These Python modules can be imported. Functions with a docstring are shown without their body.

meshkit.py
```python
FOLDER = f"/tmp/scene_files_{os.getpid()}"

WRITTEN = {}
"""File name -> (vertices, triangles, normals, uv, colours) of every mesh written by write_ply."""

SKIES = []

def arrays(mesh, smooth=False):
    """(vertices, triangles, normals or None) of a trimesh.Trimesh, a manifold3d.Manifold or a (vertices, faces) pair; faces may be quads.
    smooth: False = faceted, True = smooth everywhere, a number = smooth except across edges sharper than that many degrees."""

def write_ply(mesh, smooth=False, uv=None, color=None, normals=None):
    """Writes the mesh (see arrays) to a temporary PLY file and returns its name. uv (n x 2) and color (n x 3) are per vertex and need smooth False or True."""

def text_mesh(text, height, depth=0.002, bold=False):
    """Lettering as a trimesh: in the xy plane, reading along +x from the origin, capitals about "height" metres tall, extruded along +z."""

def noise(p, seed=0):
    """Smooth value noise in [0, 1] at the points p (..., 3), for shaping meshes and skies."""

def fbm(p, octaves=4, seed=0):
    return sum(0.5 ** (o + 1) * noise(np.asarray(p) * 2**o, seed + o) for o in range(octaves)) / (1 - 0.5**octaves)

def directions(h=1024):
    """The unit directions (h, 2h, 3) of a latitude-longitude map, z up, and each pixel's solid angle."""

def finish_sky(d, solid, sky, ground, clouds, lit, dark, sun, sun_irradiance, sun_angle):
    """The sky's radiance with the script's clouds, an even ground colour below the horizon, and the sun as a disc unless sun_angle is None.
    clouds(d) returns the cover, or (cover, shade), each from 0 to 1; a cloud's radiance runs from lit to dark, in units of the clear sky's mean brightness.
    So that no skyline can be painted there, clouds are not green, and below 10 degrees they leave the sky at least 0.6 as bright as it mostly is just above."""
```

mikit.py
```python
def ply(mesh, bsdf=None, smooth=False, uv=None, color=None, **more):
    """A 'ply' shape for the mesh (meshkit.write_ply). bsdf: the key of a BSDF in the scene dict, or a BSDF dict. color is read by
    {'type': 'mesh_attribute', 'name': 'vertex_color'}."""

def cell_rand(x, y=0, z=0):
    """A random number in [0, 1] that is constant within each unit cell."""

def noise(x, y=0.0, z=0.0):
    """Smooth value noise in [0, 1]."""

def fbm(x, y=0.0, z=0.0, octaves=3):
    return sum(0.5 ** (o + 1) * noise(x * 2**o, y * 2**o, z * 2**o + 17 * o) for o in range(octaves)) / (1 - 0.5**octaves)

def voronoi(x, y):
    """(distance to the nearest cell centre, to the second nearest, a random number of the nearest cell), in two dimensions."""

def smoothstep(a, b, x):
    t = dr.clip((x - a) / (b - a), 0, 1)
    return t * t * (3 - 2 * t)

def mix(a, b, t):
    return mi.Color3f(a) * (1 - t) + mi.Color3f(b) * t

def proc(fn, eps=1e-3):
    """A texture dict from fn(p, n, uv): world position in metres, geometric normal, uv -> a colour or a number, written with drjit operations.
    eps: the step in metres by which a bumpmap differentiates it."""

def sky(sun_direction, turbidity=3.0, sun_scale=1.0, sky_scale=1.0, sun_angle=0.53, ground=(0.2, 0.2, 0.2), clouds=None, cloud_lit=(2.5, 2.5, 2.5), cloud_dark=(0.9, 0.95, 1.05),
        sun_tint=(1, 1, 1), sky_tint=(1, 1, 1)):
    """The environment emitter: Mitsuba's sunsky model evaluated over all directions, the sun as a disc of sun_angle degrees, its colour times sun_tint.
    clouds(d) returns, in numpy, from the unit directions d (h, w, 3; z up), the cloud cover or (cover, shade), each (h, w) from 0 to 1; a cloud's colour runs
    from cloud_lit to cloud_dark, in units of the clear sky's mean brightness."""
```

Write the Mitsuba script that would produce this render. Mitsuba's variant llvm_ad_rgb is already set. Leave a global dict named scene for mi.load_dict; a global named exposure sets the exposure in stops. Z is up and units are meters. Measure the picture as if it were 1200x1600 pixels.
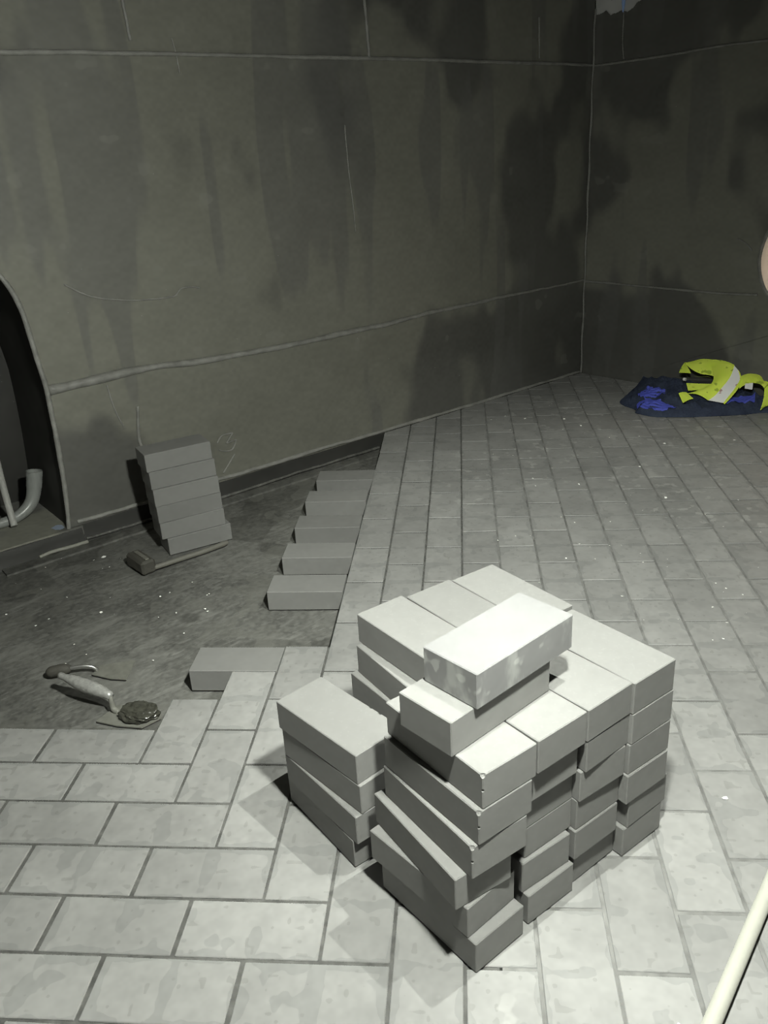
import math, random
import numpy as np
import trimesh
import shapely
import shapely.geometry as sg
import manifold3d as m3
import drjit as dr
import mitsuba as mi
import mikit, meshkit
from mikit import noise, fbm, voronoi, cell_rand, smoothstep, mix

# ------------------------------------------------------------------ camera, light, exposure
S = 0.1225                      # one grid unit: a brick's width with its joint, in metres
T = mi.ScalarTransform4f
scene, labels = {}, {}
exposure = 0.0

CAM = np.array([7.100, -13.013, 10.204]) * S
YAW, PITCH, ROLL = -0.104548, 0.407181, -0.058042
fwd = np.array([math.sin(YAW) * math.cos(PITCH), math.cos(YAW) * math.cos(PITCH), -math.sin(PITCH)])
rgt = np.array([math.cos(YAW), -math.sin(YAW), 0.0])
upv = np.cross(rgt, fwd)
upv = -math.sin(ROLL) * rgt + math.cos(ROLL) * upv
scene['camera'] = {'type': 'perspective', 'fov_axis': 'x', 'fov': math.degrees(2 * math.atan(600 / 1314.05)),
                   'near_clip': 0.05, 'far_clip': 50.0,
                   'to_world': T().look_at(origin=CAM.tolist(), target=(CAM + fwd).tolist(), up=upv.tolist())}

LAMP_AT, LAMP_POWER, LAMP_DIR = (8.35, -7.0, 12.4), 2650.0, (-.45, .28, -.70)      # LED floodlight, close above the photographer's view, turned to the left wall
SPOT_AT, SPOT_TO, SPOT_POWER = (10.2, -1.9, 17.0), (12.0, 3.6, 0.0), 13.6      # shaded lamp above the pile
LAMP_RGB = (0.97, 1.0, 0.91)

# ------------------------------------------------------------------ helpers
rng = np.random.default_rng(7)

def num(base):
    if base not in used:
        used[base] = 0
        return base
    used[base] += 1
    return '%s_%03d' % (base, used[base])
used = {}

def tag(key, label=None, cat=None, group=None, kind=None):
    d = labels.setdefault(key, {})
    for k, v in (('label', label), ('category', cat), ('group', group), ('kind', kind)):
        if v: d[k] = v
    return key

def put(base, mesh, bsdf, smooth=False, at=None, **kw):
    key = num(base)
    d = mikit.ply(mesh, bsdf, smooth=smooth, **kw)
    if at is not None: d['to_world'] = at
    scene[key] = d
    return key

def share(base, d, at):
    key = num(base)
    scene[key] = {**d, 'to_world': at}
    return key

def cbox(l, w, h, c=0.0018, jit=0.0):
    """A chamfered box with one lower corner at the origin."""
    pts = []
    for x in (0, 1):
        for y in (0, 1):
            for z in (0, 1):
                p = np.array([x * l, y * w, z * h], float); s = np.array([1 - 2 * x, 1 - 2 * y, 1 - 2 * z], float)
                for k in range(3):
                    o = s * c; o[k] = 0
                    pts.append(p + o)
    m = trimesh.convex.convex_hull(np.array(pts))
    return m

def to_man(m):
    return m3.Manifold(m3.Mesh(np.asarray(m.vertices, np.float32), np.asarray(m.faces, np.uint32)))

def from_man(m):
    a = m.to_mesh()
    return trimesh.Trimesh(a.vert_properties[:, :3], a.tri_verts, process=False)

def chip(m, spots):
    """Knocks small pieces off a brick: spots are (x, y, z, radius)."""
    a = to_man(m)
    for i, (x, y, z, r) in enumerate(spots):
        s = trimesh.creation.icosphere(subdivisions=2, radius=r)
        g = np.random.default_rng(100 + i)
        s.vertices *= (1 + g.uniform(-.18, .18, (len(s.vertices), 1)))
        s = trimesh.convex.convex_hull(s.vertices)
        a = a - to_man(s).translate((x, y, z))
    return from_man(a)

def prism(poly, z0, z1):
    m = trimesh.creation.extrude_polygon(poly, z1 - z0)
    m.apply_translation((0, 0, z0))
    return m

def tube(path, radii, n=12, cap=True):
    """A swept tube along a polyline with a radius at each point."""
    path = np.asarray(path, float); k = len(path)
    radii = np.broadcast_to(np.asarray(radii, float), (k,))
    tan = np.gradient(path, axis=0); tan /= np.linalg.norm(tan, axis=1, keepdims=True)
    ref = np.array([0, 0, 1.0]) if abs(tan[0][2]) < .9 else np.array([1.0, 0, 0])
    V = []
    for i in range(k):
        a = ref - tan[i] * (ref @ tan[i]); a /= np.linalg.norm(a); ref = a
        b = np.cross(tan[i], a)
        for j in range(n):
            t = 2 * math.pi * j / n
            V.append(path[i] + radii[i] * (math.cos(t) * a + math.sin(t) * b))
    F = []
    for i in range(k - 1):
        for j in range(n):
            p, q = i * n + j, i * n + (j + 1) % n
            F += [(p, q, q + n), (p, q + n, p + n)]
    if cap:
        V += [path[0], path[-1]]
        c0, c1 = len(V) - 2, len(V) - 1
        for j in range(n):
            F.append((c0, (j + 1) % n, j)); F.append((c1, (k - 1) * n + j, (k - 1) * n + (j + 1) % n))
    return trimesh.Trimesh(np.array(V), np.array(F), process=False)

def lathe(profile, n=24):
    """Revolves (r, z) pairs about z."""
    V, F = [], []
    for r, z in profile:
        for j in range(n):
            t = 2 * math.pi * j / n
            V.append((r * math.cos(t), r * math.sin(t), z))
    for i in range(len(profile) - 1):
        for j in range(n):
            p, q = i * n + j, i * n + (j + 1) % n
            F += [(p, q, q + n), (p, q + n, p + n)]
    return trimesh.Trimesh(np.array(V), np.array(F), process=False)

def vn(x, seed, freq):
    """Smooth noise of n x 3 points, about -0.5 to 0.5 (numpy)."""
    return np.asarray(meshkit.fbm(np.asarray(x, float) * freq + seed * 17.3)) - 0.5

def spline(pts, n):
    pts = np.asarray(pts, float)
    from scipy.interpolate import CubicSpline, PchipInterpolator
    d = np.r_[0, np.cumsum(np.linalg.norm(np.diff(pts, axis=0), axis=1))]
    t = np.linspace(0, d[-1], n)
    return np.stack([PchipInterpolator(d, pts[:, k])(t) for k in range(pts.shape[1])], 1)

# ------------------------------------------------------------------ materials
def rgb(*c): return {'type': 'rgb', 'value': list(c)}

def principled(color, rough=0.6, spec=0.4, bump=None, bump_scale=1.0, eps=1e-3, **kw):
    d = {'type': 'principled', 'base_color': color, 'roughness': rough, 'specular': spec, **kw}
    if bump is not None:
        d = {'type': 'bumpmap', 'arbitrary': mikit.proc(bump, eps), 'scale': bump_scale, 'bsdf': d}
    return {'type': 'twosided', 'bsdf': d}

def brick_fn(tone):
    def f(p, n, uv):
        g = fbm(p.x * 60 + tone * 90, p.y * 60, p.z * 60, octaves=3)
        b = fbm(p.x * 9 + tone * 50, p.y * 9, p.z * 14, octaves=2)
        sp = smoothstep(.80, .86, noise(p.x * 230, p.y * 230, p.z * 230))
        v = tone * (0.90 + 0.10 * g + 0.10 * b)
        return mix(mi.Color3f(v, v, v * .965), (.28, .28, .27), sp * .07)
    return f
for i, tone in enumerate((.164, .173, .181, .19)):
    scene['m_brick_%d' % i] = principled(mikit.proc(brick_fn(tone)), rough=.62, spec=.35)

def smeared_fn(p, n, uv):            # the used brick on top: dried mortar on its side
    a = fbm(p.x * 22, p.y * 22, p.z * 30, octaves=3)
    b = fbm(p.x * 55 + 7, p.y * 55, p.z * 40, octaves=2)
    side = 1 - smoothstep(.5, .8, n.z)
    streak = fbm(p.x * 30 + 2, p.y * 30, p.z * 12, octaves=4)
    k = smoothstep(.46, .66, streak) * .45 * side + smoothstep(.66, .80, b) * .45 * side + .12 * side * a
    v = .172 * (.92 + .14 * a)
    return mix(mi.Color3f(v, v, v), (.37, .38, .36), dr.minimum(k, 1))
scene['m_brick_smeared'] = principled(mikit.proc(smeared_fn), rough=.65, spec=.3)

def laid_fn(tone):
    def f(p, n, uv):
        g = fbm(p.x * 70 + tone * 80, p.y * 70, octaves=2)
        b = fbm(p.x * 6 + tone * 31, p.y * 6, octaves=3)
        u, v = p.x / S, p.y / S
        near = dr.minimum(dr.abs(u - dr.round(u)), dr.abs(v - dr.round(v)))
        s = fbm(p.x * 19 + 3, p.y * 19, octaves=3)
        smear = smoothstep(.735, .765, s + .33 * (1 - smoothstep(.02, .19, near)))     # mortar wiped over the edges
        w = fbm(p.x * 26 + 40, p.y * 30 + 9, octaves=3)
        white = smoothstep(.67, .76, w) * smoothstep(.48, .58, noise(p.x * 2.3, p.y * 2.3 + 5)) * smoothstep(.75, .95, p.x + .12 * b)
        dots = smoothstep(.86, .90, noise(p.x * 75 + 11, p.y * 75))
        m_ = fbm(p.x * 24 + 13, p.y * 24 + 5, octaves=3)
        t = tone * (.74 + .12 * g + .24 * b + .20 * m_)
        c = mix(mi.Color3f(t, t, t * .97), mi.Color3f(t * .80, t * .81, t * .79), smear * .6)
        c = mix(c, mi.Color3f(t * .66, t * .66, t * .62), dots * .35)
        return mix(c, (.36, .36, .345), white * .45)
    return f
for i, tone in enumerate((.198, .210, .220, .230)):
    scene['m_laid_%d' % i] = principled(mikit.proc(laid_fn(tone)), rough=.5, spec=.5)

def mortar_fn(p, n, uv):
    a = fbm(p.x * 60, p.y * 60, octaves=3)
    t = .040 + .085 * a
    return mi.Color3f(t, t, t * .95)
scene['m_mortar'] = principled(mikit.proc(mortar_fn), rough=.6, spec=.4)
def old_mortar_fn(p, n, uv):
    a = fbm(p.x * 40, p.y * 40, octaves=3)
    t = .085 + .12 * a
    return mi.Color3f(t, t, t * .96)
scene['m_mortar_old'] = principled(mikit.proc(old_mortar_fn), rough=.6, spec=.4)

def sub_fn(p, n, uv):
    a = fbm(p.x * 7, p.y * 7, octaves=4)
    q = p.x * .72 + p.y * .69; r = -p.x * .69 + p.y * .72
    s = fbm(q * 5 + 3, r * 34, octaves=3)
    fine = fbm(p.x * 80, p.y * 80, octaves=2)
    t = .045 + .085 * a + .055 * fine
    c = mi.Color3f(t, t, t * .93)
    scuff = smoothstep(.56, .66, s) * smoothstep(.42, .55, a) + smoothstep(.62, .70, fbm(q * 30 + 9, r * 90, octaves=3)) * .6
    c = mix(c, (.18, .18, .168), dr.minimum(scuff, 1) * .6)
    damp = smoothstep(.57, .60, fbm(p.x * 3.1 + 8, p.y * 3.1 + 2, octaves=3))
    c = mix(c, mi.Color3f(t * .6, t * .6, t * .55), damp * .7)
    lap = smoothstep(.62, .66, fbm(p.x * 11 + 20, p.y * 11, octaves=3))
    return mix(c, mi.Color3f(.132, .132, .12), lap * .5)
def sub_bump(p, n, uv):
    return fbm(p.x * 26, p.y * 26, octaves=3) + .5 * fbm(p.x * 90, p.y * 90, octaves=2)
scene['m_subfloor'] = principled(mikit.proc(sub_fn), rough=.5, spec=.5, bump=sub_bump, bump_scale=.006, eps=.002)

def wall_fn(base):
    """Black coating of the walls: mottled, with washed and damp patches that have ragged outlines."""
    def f(p, n, uv):
        q = p.x * .72 + p.y * .69
        r = p.x * .69 - p.y * .72
        a = fbm(q * 1.6 + 5, r * 1.6, p.z * 1.6, octaves=4)
        b = fbm(q * 9, r * 9, p.z * 9, octaves=3)
        fine = fbm(q * 60, r * 60, p.z * 60, octaves=2)
        t = base * (.68 + .38 * a + .20 * b + .18 * fine)
        c = mi.Color3f(t, t, t * .85)
        st = fbm(q * 2.1 + 46.834, r * 2.1 + 54.535, p.z * 1.1 + 52.834, octaves=4)
        c = mix(c, mi.Color3f(t * .50, t * .50, t * .47), smoothstep(.50, .57, st) * .85)
        run = fbm(q * 7 + 4, r * 7, p.z * .8, octaves=3)
        c = mix(c, mi.Color3f(t * .72, t * .72, t * .68), smoothstep(.58, .64, run) * .6)
        return mix(c, mi.Color3f(base * 1.25, base * 1.25, base * 1.12), smoothstep(.73, .78, b) * .35)
    return f
def wall_bump(p, n, uv):
    q = p.x * .72 + p.y * .69; r = p.x * .69 - p.y * .72
    return fbm(q * 14, r * 14, p.z * 14, octaves=3) + .25 * fbm(q * 90, r * 90, p.z * 90, octaves=2)
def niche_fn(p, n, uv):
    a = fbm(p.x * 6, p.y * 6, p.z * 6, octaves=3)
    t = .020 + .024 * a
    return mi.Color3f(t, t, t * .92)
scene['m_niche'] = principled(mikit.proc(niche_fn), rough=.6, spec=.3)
scene['m_wall'] = principled(mikit.proc(wall_fn(.168)), rough=.6, spec=.3, bump=wall_bump, bump_scale=.005, eps=.003)

def seam_fn(p, n, uv):
    a = fbm(p.x * 30, p.y * 30, p.z * 30, octaves=3)
    t = .14 + .17 * a
    return mi.Color3f(t, t, t * .93)
scene['m_seam'] = principled(mikit.proc(seam_fn), rough=.5, spec=.4)

def concrete_fn(p, n, uv):
    a = fbm(p.x * 8, p.y * 8, p.z * 8, octaves=4)
    pit = smoothstep(.74, .78, fbm(p.x * 50, p.y * 50, p.z * 50, octaves=2))
    t = (.42 + .28 * a) * (1 - .3 * pit)
    return mi.Color3f(t, t, t * .99)
scene['m_concrete'] = principled(mikit.proc(concrete_fn), rough=.8, spec=.2)

def plain(name, c, rough=.6, spec=.4, **kw):
    scene[name] = principled(rgb(*c), rough, spec, **kw)
plain('m_pale_blue', (.35, .5, .85), .6)
plain('m_blue_grey', (.25, .30, .38), .6)
plain('m_steel', (.55, .55, .53), .32, .5, metallic=.9)
plain('m_grey_plastic', (.22, .23, .22), .35, .5)
plain('m_white_pipe', (.38, .38, .335), .4, .4)
plain('m_dark_wood', (.055, .053, .045), .7)
plain('m_handle_wood', (.13, .127, .11), .6)
plain('m_rod', (.34, .34, .32), .45, .5)
plain('m_black', (.02, .02, .02), .5)
plain('m_white', (.8, .8, .78), .6)
plain('m_chips', (.8, .8, .77), .5)
plain('m_royal', (.08, .10, .48), .75, .2)
plain('m_sealant', (.24, .24, .21), .6)
plain('m_orange', (.8, .25, .08), .5)
plain('m_rust', (.30, .06, .04), .7)

def wet_fn(p, n, uv):
    a = fbm(p.x * 60, p.y * 60, p.z * 60, octaves=3)
    t = .025 + .04 * a
    return mi.Color3f(t, t, t * .80)
def wet_bump(p, n, uv):
    return fbm(p.x * 70, p.y * 70, p.z * 70, octaves=2)
scene['m_wet_mortar'] = principled(mikit.proc(wet_fn), rough=.28, spec=1.0, bump=wet_bump, bump_scale=.008, eps=.001)
def blade_fn(p, n, uv):
    a = fbm(p.x * 40, p.y * 40, p.z * 40, octaves=3)
    t = .10 + .10 * a
    return mi.Color3f(t, t, t * .88)
scene['m_blade'] = principled(mikit.proc(blade_fn), rough=.45, spec=.5)
def wrap_fn(p, n, uv):
    a = fbm(p.x * 120, p.y * 120, p.z * 120, octaves=2)
    t = .24 + .24 * a
    return mi.Color3f(t, t, t * .96)
scene['m_handle_wrap'] = principled(mikit.proc(wrap_fn), rough=.33, spec=.6, metallic=.35)

def navy_fn(p, n, uv):
    a = fbm(p.x * 20, p.y * 20, p.z * 20, octaves=3)
    f = fbm(p.x * 150, p.y * 150, p.z * 150, octaves=1)
    c = mix((.020, .026, .052), (.052, .066, .10), a)
    return c * (.8 + .4 * f)
scene['m_navy'] = principled(mikit.proc(navy_fn), rough=.85, spec=.2, sheen=.3)
def vest_fn(p, n, uv):
    a = fbm(p.x * 28, p.y * 28, p.z * 28, octaves=3)
    d = smoothstep(.66, .72, fbm(p.x * 34 + 3, p.y * 34, p.z * 34, octaves=3))
    c = mix((.78, 1.0, .09), (.88, 1.0, .16), a)
    return mix(c, (.30, .42, .05), d * .7)
scene['m_vest'] = principled(mikit.proc(vest_fn), rough=.75, spec=.2)
def band_fn(p, n, uv):
    d = smoothstep(.68, .71, fbm(p.x * 40 + 1, p.y * 40, p.z * 40, octaves=2))
    return mix((.92, .92, .90), (.35, .10, .07), d * .7)
scene['m_band'] = principled(mikit.proc(band_fn), rough=.5, spec=.4)
scene['m_bottle'] = {'type': 'thindielectric', 'int_ior': 1.45}
scene['m_lamp_body'] = principled(rgb(.06, .06, .06), .5)

# ------------------------------------------------------------------ the room
TH1, TH2 = math.radians(223.96), math.radians(-42.6)
CO = np.array([12.65, 26.73])                           # the far corner, in grid units
t1 = np.array([math.cos(TH1), math.sin(TH1)])           # along the left wall, away from the corner
t2 = np.array([math.cos(TH2), math.sin(TH2)])           # along the right wall, away from the corner
n1 = np.array([-t1[1], t1[0]])                          # left wall's normal, into the room
n2 = -np.array([-t2[1], t2[0]])                         # right wall's normal, into the room
ZSUB, ZTOP = -0.56, 24.0
L1, L2 = 45.0, 40.0
ROOM = sg.Polygon([CO, CO + L1 * t1, CO + L1 * t1 + L2 * t2, CO + L2 * t2])

def W1(s, z, d=0.0):                                    # a point on the left wall, d out into the room
    q = CO + s * t1 + d * n1
    return np.array([q[0], q[1], z]) * S
def W2(s, z, d=0.0):
    q = CO + s * t2 + d * n2
    return np.array([q[0], q[1], z]) * S

def flat(poly, maxedge):
    v, f = trimesh.creation.triangulate_polygon(poly, engine='earcut')
    v3 = np.c_[v, np.zeros(len(v))]
    v3, f = trimesh.remesh.subdivide_to_size(v3, f, maxedge, max_iter=14)
    m = trimesh.Trimesh(v3, f, process=True)
    return np.array(m.vertices), np.array(m.faces)

def wave(s, z, seed, amp=0.10):
    x = np.c_[s, z, np.zeros(len(s))]
    return amp * vn(x, seed, .22) + .035 * vn(x, seed + 2, .9)

# left wall with the arched opening
ARC_S, ARC_R, ARC_Z = 27.52, 3.0, 6.1
arch_pts = [(24.56, 0.0), (24.44, 1.6), (24.38, 3.0), (24.36, 4.3), (24.44, 5.2)]
for a in np.linspace(math.pi * .985, 0.0, 28):
    arch_pts.append((ARC_S + ARC_R * math.cos(a), ARC_Z + ARC_R * math.sin(a)))
arch_pts += [(30.52, 0.0)]
arch = sg.Polygon(arch_pts)
wl = sg.box(0, ZSUB - .3, L1, ZTOP).difference(arch)
v, f = flat(wl, 1.3)
dd = wave(v[:, 0], v[:, 1], 1)
vv = np.array([W1(s, z, d) for (s, z, _), d in zip(v, dd)])
wall_left = put('wall_left', (vv, f), 'm_wall', smooth=True)
tag(wall_left, kind='structure')

def wave_at(s, z, seed=1):
    return float(wave(np.array([s]), np.array([z]), seed)[0])

# the niche behind the arch
DEP = -3.55
prof = spline(arch_pts, 90)
g = np.linspace(0, DEP, 9)
V = np.array([W1(s, z, d + (wave_at(s, z) if i == 0 else 0.03 * math.sin(3 * z + 2 * d))) for (s, z) in prof for i, d in enumerate(g)])
k = len(g)
F = [(a * k + b, a * k + b + 1, (a + 1) * k + b + 1, (a + 1) * k + b) for a in range(len(prof) - 1) for b in range(k - 1)]
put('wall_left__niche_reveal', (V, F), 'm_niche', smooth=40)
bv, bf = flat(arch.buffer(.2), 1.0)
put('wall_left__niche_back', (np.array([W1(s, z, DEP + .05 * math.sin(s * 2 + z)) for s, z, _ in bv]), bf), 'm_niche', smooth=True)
sill = sg.Polygon([CO + s * t1 + d * n1 for s, d in ((24.2, DEP - .1), (24.2, .12), (30.9, .12), (30.9, DEP - .1))])
m = trimesh.creation.extrude_polygon(sill, .62); m.apply_translation((0, 0, ZSUB - .05)); m.apply_scale(S)
put('wall_left__sill', m, 'm_wall')
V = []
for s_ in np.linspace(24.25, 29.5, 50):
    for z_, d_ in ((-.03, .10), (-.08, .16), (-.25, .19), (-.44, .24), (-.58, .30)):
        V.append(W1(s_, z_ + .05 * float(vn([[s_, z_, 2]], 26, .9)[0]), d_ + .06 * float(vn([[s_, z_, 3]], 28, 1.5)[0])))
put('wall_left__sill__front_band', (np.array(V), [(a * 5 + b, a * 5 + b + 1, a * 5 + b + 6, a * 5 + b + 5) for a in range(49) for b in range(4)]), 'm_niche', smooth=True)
lip = [(24.62 - .02, 0.0)] + arch_pts[1:]
path = np.array([W1(s, z, wave_at(s, z) + .02 + .05 * float(vn([[s, z, 3]], 4, 1.1)[0])) for s, z in spline(lip, 120)])
rad = S * (.075 + .06 * vn(path / S, 5, 1.4))
put('wall_left__arch_edge', tube(path, np.clip(rad, .003, .02), 8), 'm_seam', smooth=True)

# right wall with the round manhole
MH_S, MH_Z, MH_R = 10.06, 5.62, 2.12
circ = sg.Point(MH_S, MH_Z).buffer(MH_R, quad_segs=12)
COAT = [(0, 14.66), (.25, 14.70), (.5, 14.78), (.72, 14.62), (.95, 14.60), (1.2, 14.72), (1.5, 14.62), (1.75, 14.70), (1.9, 14.86), (2.3, 14.98), (2.8, 15.02), (3.4, 15.25), (4.2, 15.4), (6, 15.6), (9, 15.5), (14, 15.9), (25, 15.6), (L2, 15.7)]
_ce = np.array(COAT, float); _cx = np.arange(0, 9, .06)
_cy = np.interp(_cx, _ce[:, 0], _ce[:, 1]) + .22 * vn(np.c_[_cx, 0 * _cx, 0 * _cx], 8, 2.2) + .12 * vn(np.c_[_cx, 0 * _cx, 0 * _cx], 9, 6.0)
COAT = list(zip(_cx, _cy)) + [tuple(c_) for c_ in _ce if c_[0] > 9]
coat_poly = sg.Polygon([(0, ZSUB - .3)] + COAT + [(L2, ZSUB - .3)])
full = sg.box(0, ZSUB - .3, L2, ZTOP)
v, f = flat(coat_poly.difference(circ), 1.3)
vv = np.array([W2(s, z, d) for (s, z, _), d in zip(v, wave(v[:, 0], v[:, 1], 6, .06))])
wall_right = put('wall_right', (vv, f), 'm_wall', smooth=True)
tag(wall_right, kind='structure')
v, f = flat(full.difference(coat_poly.buffer(-.3)).difference(circ), 1.6)
vv = np.array([W2(s, z, -.05 + d) for (s, z, _), d in zip(v, wave(v[:, 0], v[:, 1], 6, .06))])
k = put('wall_right__bare_concrete', (vv, f), 'm_concrete', smooth=True)
tag(k, 'bare grey concrete band above the ragged edge of the black coating')
# manhole: flared lip and a lit pipe behind it
ring = []
for r, d in ((MH_R + .12, -.06), (MH_R + .09, .06), (MH_R + .02, .09), (MH_R - .05, .04), (MH_R - .12, -.2), (MH_R - .14, -1.2), (MH_R - .14, -9.0)):
    ring.append((r, d))
V, F = [], []
nn = 64
for r, d in ring:
    for j in range(nn):
        a = 2 * math.pi * j / nn
        V.append(W2(MH_S + r * math.cos(a), MH_Z + r * math.sin(a), d))
for i in range(len(ring) - 1):
    for j in range(nn):
        p, q = i * nn + j, i * nn + (j + 1) % nn
        F.append((p, q, q + nn, p + nn))
plain('m_pipe_sleeve', (.5, .475, .43), .6)
put('wall_right__manhole_lip', (np.array(V), F[:3 * nn]), 'm_seam', smooth=40)
put('wall_right__manhole_sleeve', (np.array(V), F[3 * nn:]), 'm_pipe_sleeve', smooth=40)
# the access pipe's far end and its inspection lamp (a globe inside the pipe)
bv, bf = flat(sg.Point(MH_S, MH_Z).buffer(MH_R + .1), 1.5)
put('wall_right__manhole_cover', (np.array([W2(s, z, -9.0) for s, z, _ in bv]), bf), 'm_concrete')

# near walls (behind and beside the photographer), ceiling
for nm, A, B in (('wall_near', CO + L1 * t1, CO + L1 * t1 + L2 * t2), ('wall_side', CO + L1 * t1 + L2 * t2, CO + L2 * t2)):
    V = np.array([[*A, ZSUB - .3], [*B, ZSUB - .3], [*B, ZTOP], [*A, ZTOP]]) * S
    k = put(nm, (V, [(0, 1, 2, 3)]), 'm_wall'); tag(k, kind='structure')
V = np.array([[*p, ZTOP] for p in list(ROOM.exterior.coords)[:4]]) * S
k = put('ceiling', (V, [(0, 3, 2, 1)]), 'm_wall'); tag(k, kind='structure')

# raised seams of the wall coating
def seam1(pts, r, seed, taper=1.0, base='wall_left__seam', proud=.02, n=80, wob=.06, mat='m_seam', dip=None):
    q = spline(pts, n)
    P = []
    for i, (s, z) in enumerate(q):
        w = wob * float(vn([[s, z, seed]], seed, .5)[0]) + .03 * float(vn([[s, z, seed]], seed + 1, 2.5)[0])
        P.append(W1(s + (w if abs(q[-1][1] - q[0][1]) > abs(q[-1][0] - q[0][0]) else 0), z + (0 if abs(q[-1][1] - q[0][1]) > abs(q[-1][0] - q[0][0]) else w), wave_at(s, z) + proud))
    P = np.array(P)
    rr = np.clip(S * r * np.linspace(1, taper, n) * (1 + 1.0 * vn(P / S, seed + 3, .6)), .0006, .05)
    return put(base, tube(P, rr, 8), mat, smooth=True)
def seam2(pts, r, seed, base='wall_right__seam', proud=.02, n=60, mat='m_seam'):
    q = spline(pts, n)
    P = np.array([W2(s, z + .05 * float(vn([[s, z, seed]], seed, .6)[0]), float(wave(np.array([s]), np.array([z]), 6, .06)[0]) + proud) for s, z in q])
    rr = np.clip(S * r * (1 + 1.0 * vn(P / S, seed + 3, .6)), .0006, .05)
    return put(base, tube(P, rr, 8), mat, smooth=True)

seam1([(24.30, 4.28), (23, 4.32), (21.5, 4.36), (19.5, 4.24), (16, 4.12), (12, 4.18), (8, 4.24), (4, 4.26), (0, 4.3)], .135, 11, taper=.35, n=160, wob=.14)
seam1([(L1, 12.9), (26, 12.95), (20, 13.0), (12, 12.98), (6, 12.96), (0, 12.9)], .06, 12, n=160, wob=.08)
seam1([(20.25, 14.9), (20.2, 14.1), (20.15, 13.3)], .05, 13, n=30)
seam1([(18.9, 13.4), (18.85, 13.1), (18.8, 12.5)], .022, 14, n=20)
seam1([(11.9, 15.6), (11.85, 14.6), (11.77, 13.02)], .055, 15, n=30)
seam1([(3.35, 14.5), (3.3, 13.1)], .03, 16, n=20)
seam1([(13.0, 11.0), (12.95, 9.6), (12.85, 8.4), (12.8, 7.6)], .018, 17, n=30)
seam1([(23.27, 7.15), (22.42, 6.68), (20.87, 6.4), (20.03, 6.37), (19.67, 6.58), (19.1, 6.5)], .022, 18, base='wall_left__crack_ridge', n=50)
seam1([(21.75, 3.25), (21.8, 2.9), (21.85, 2.55), (21.88, 2.2), (21.83, 1.9)], .05, 19, base='wall_left__drip', n=30)
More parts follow.
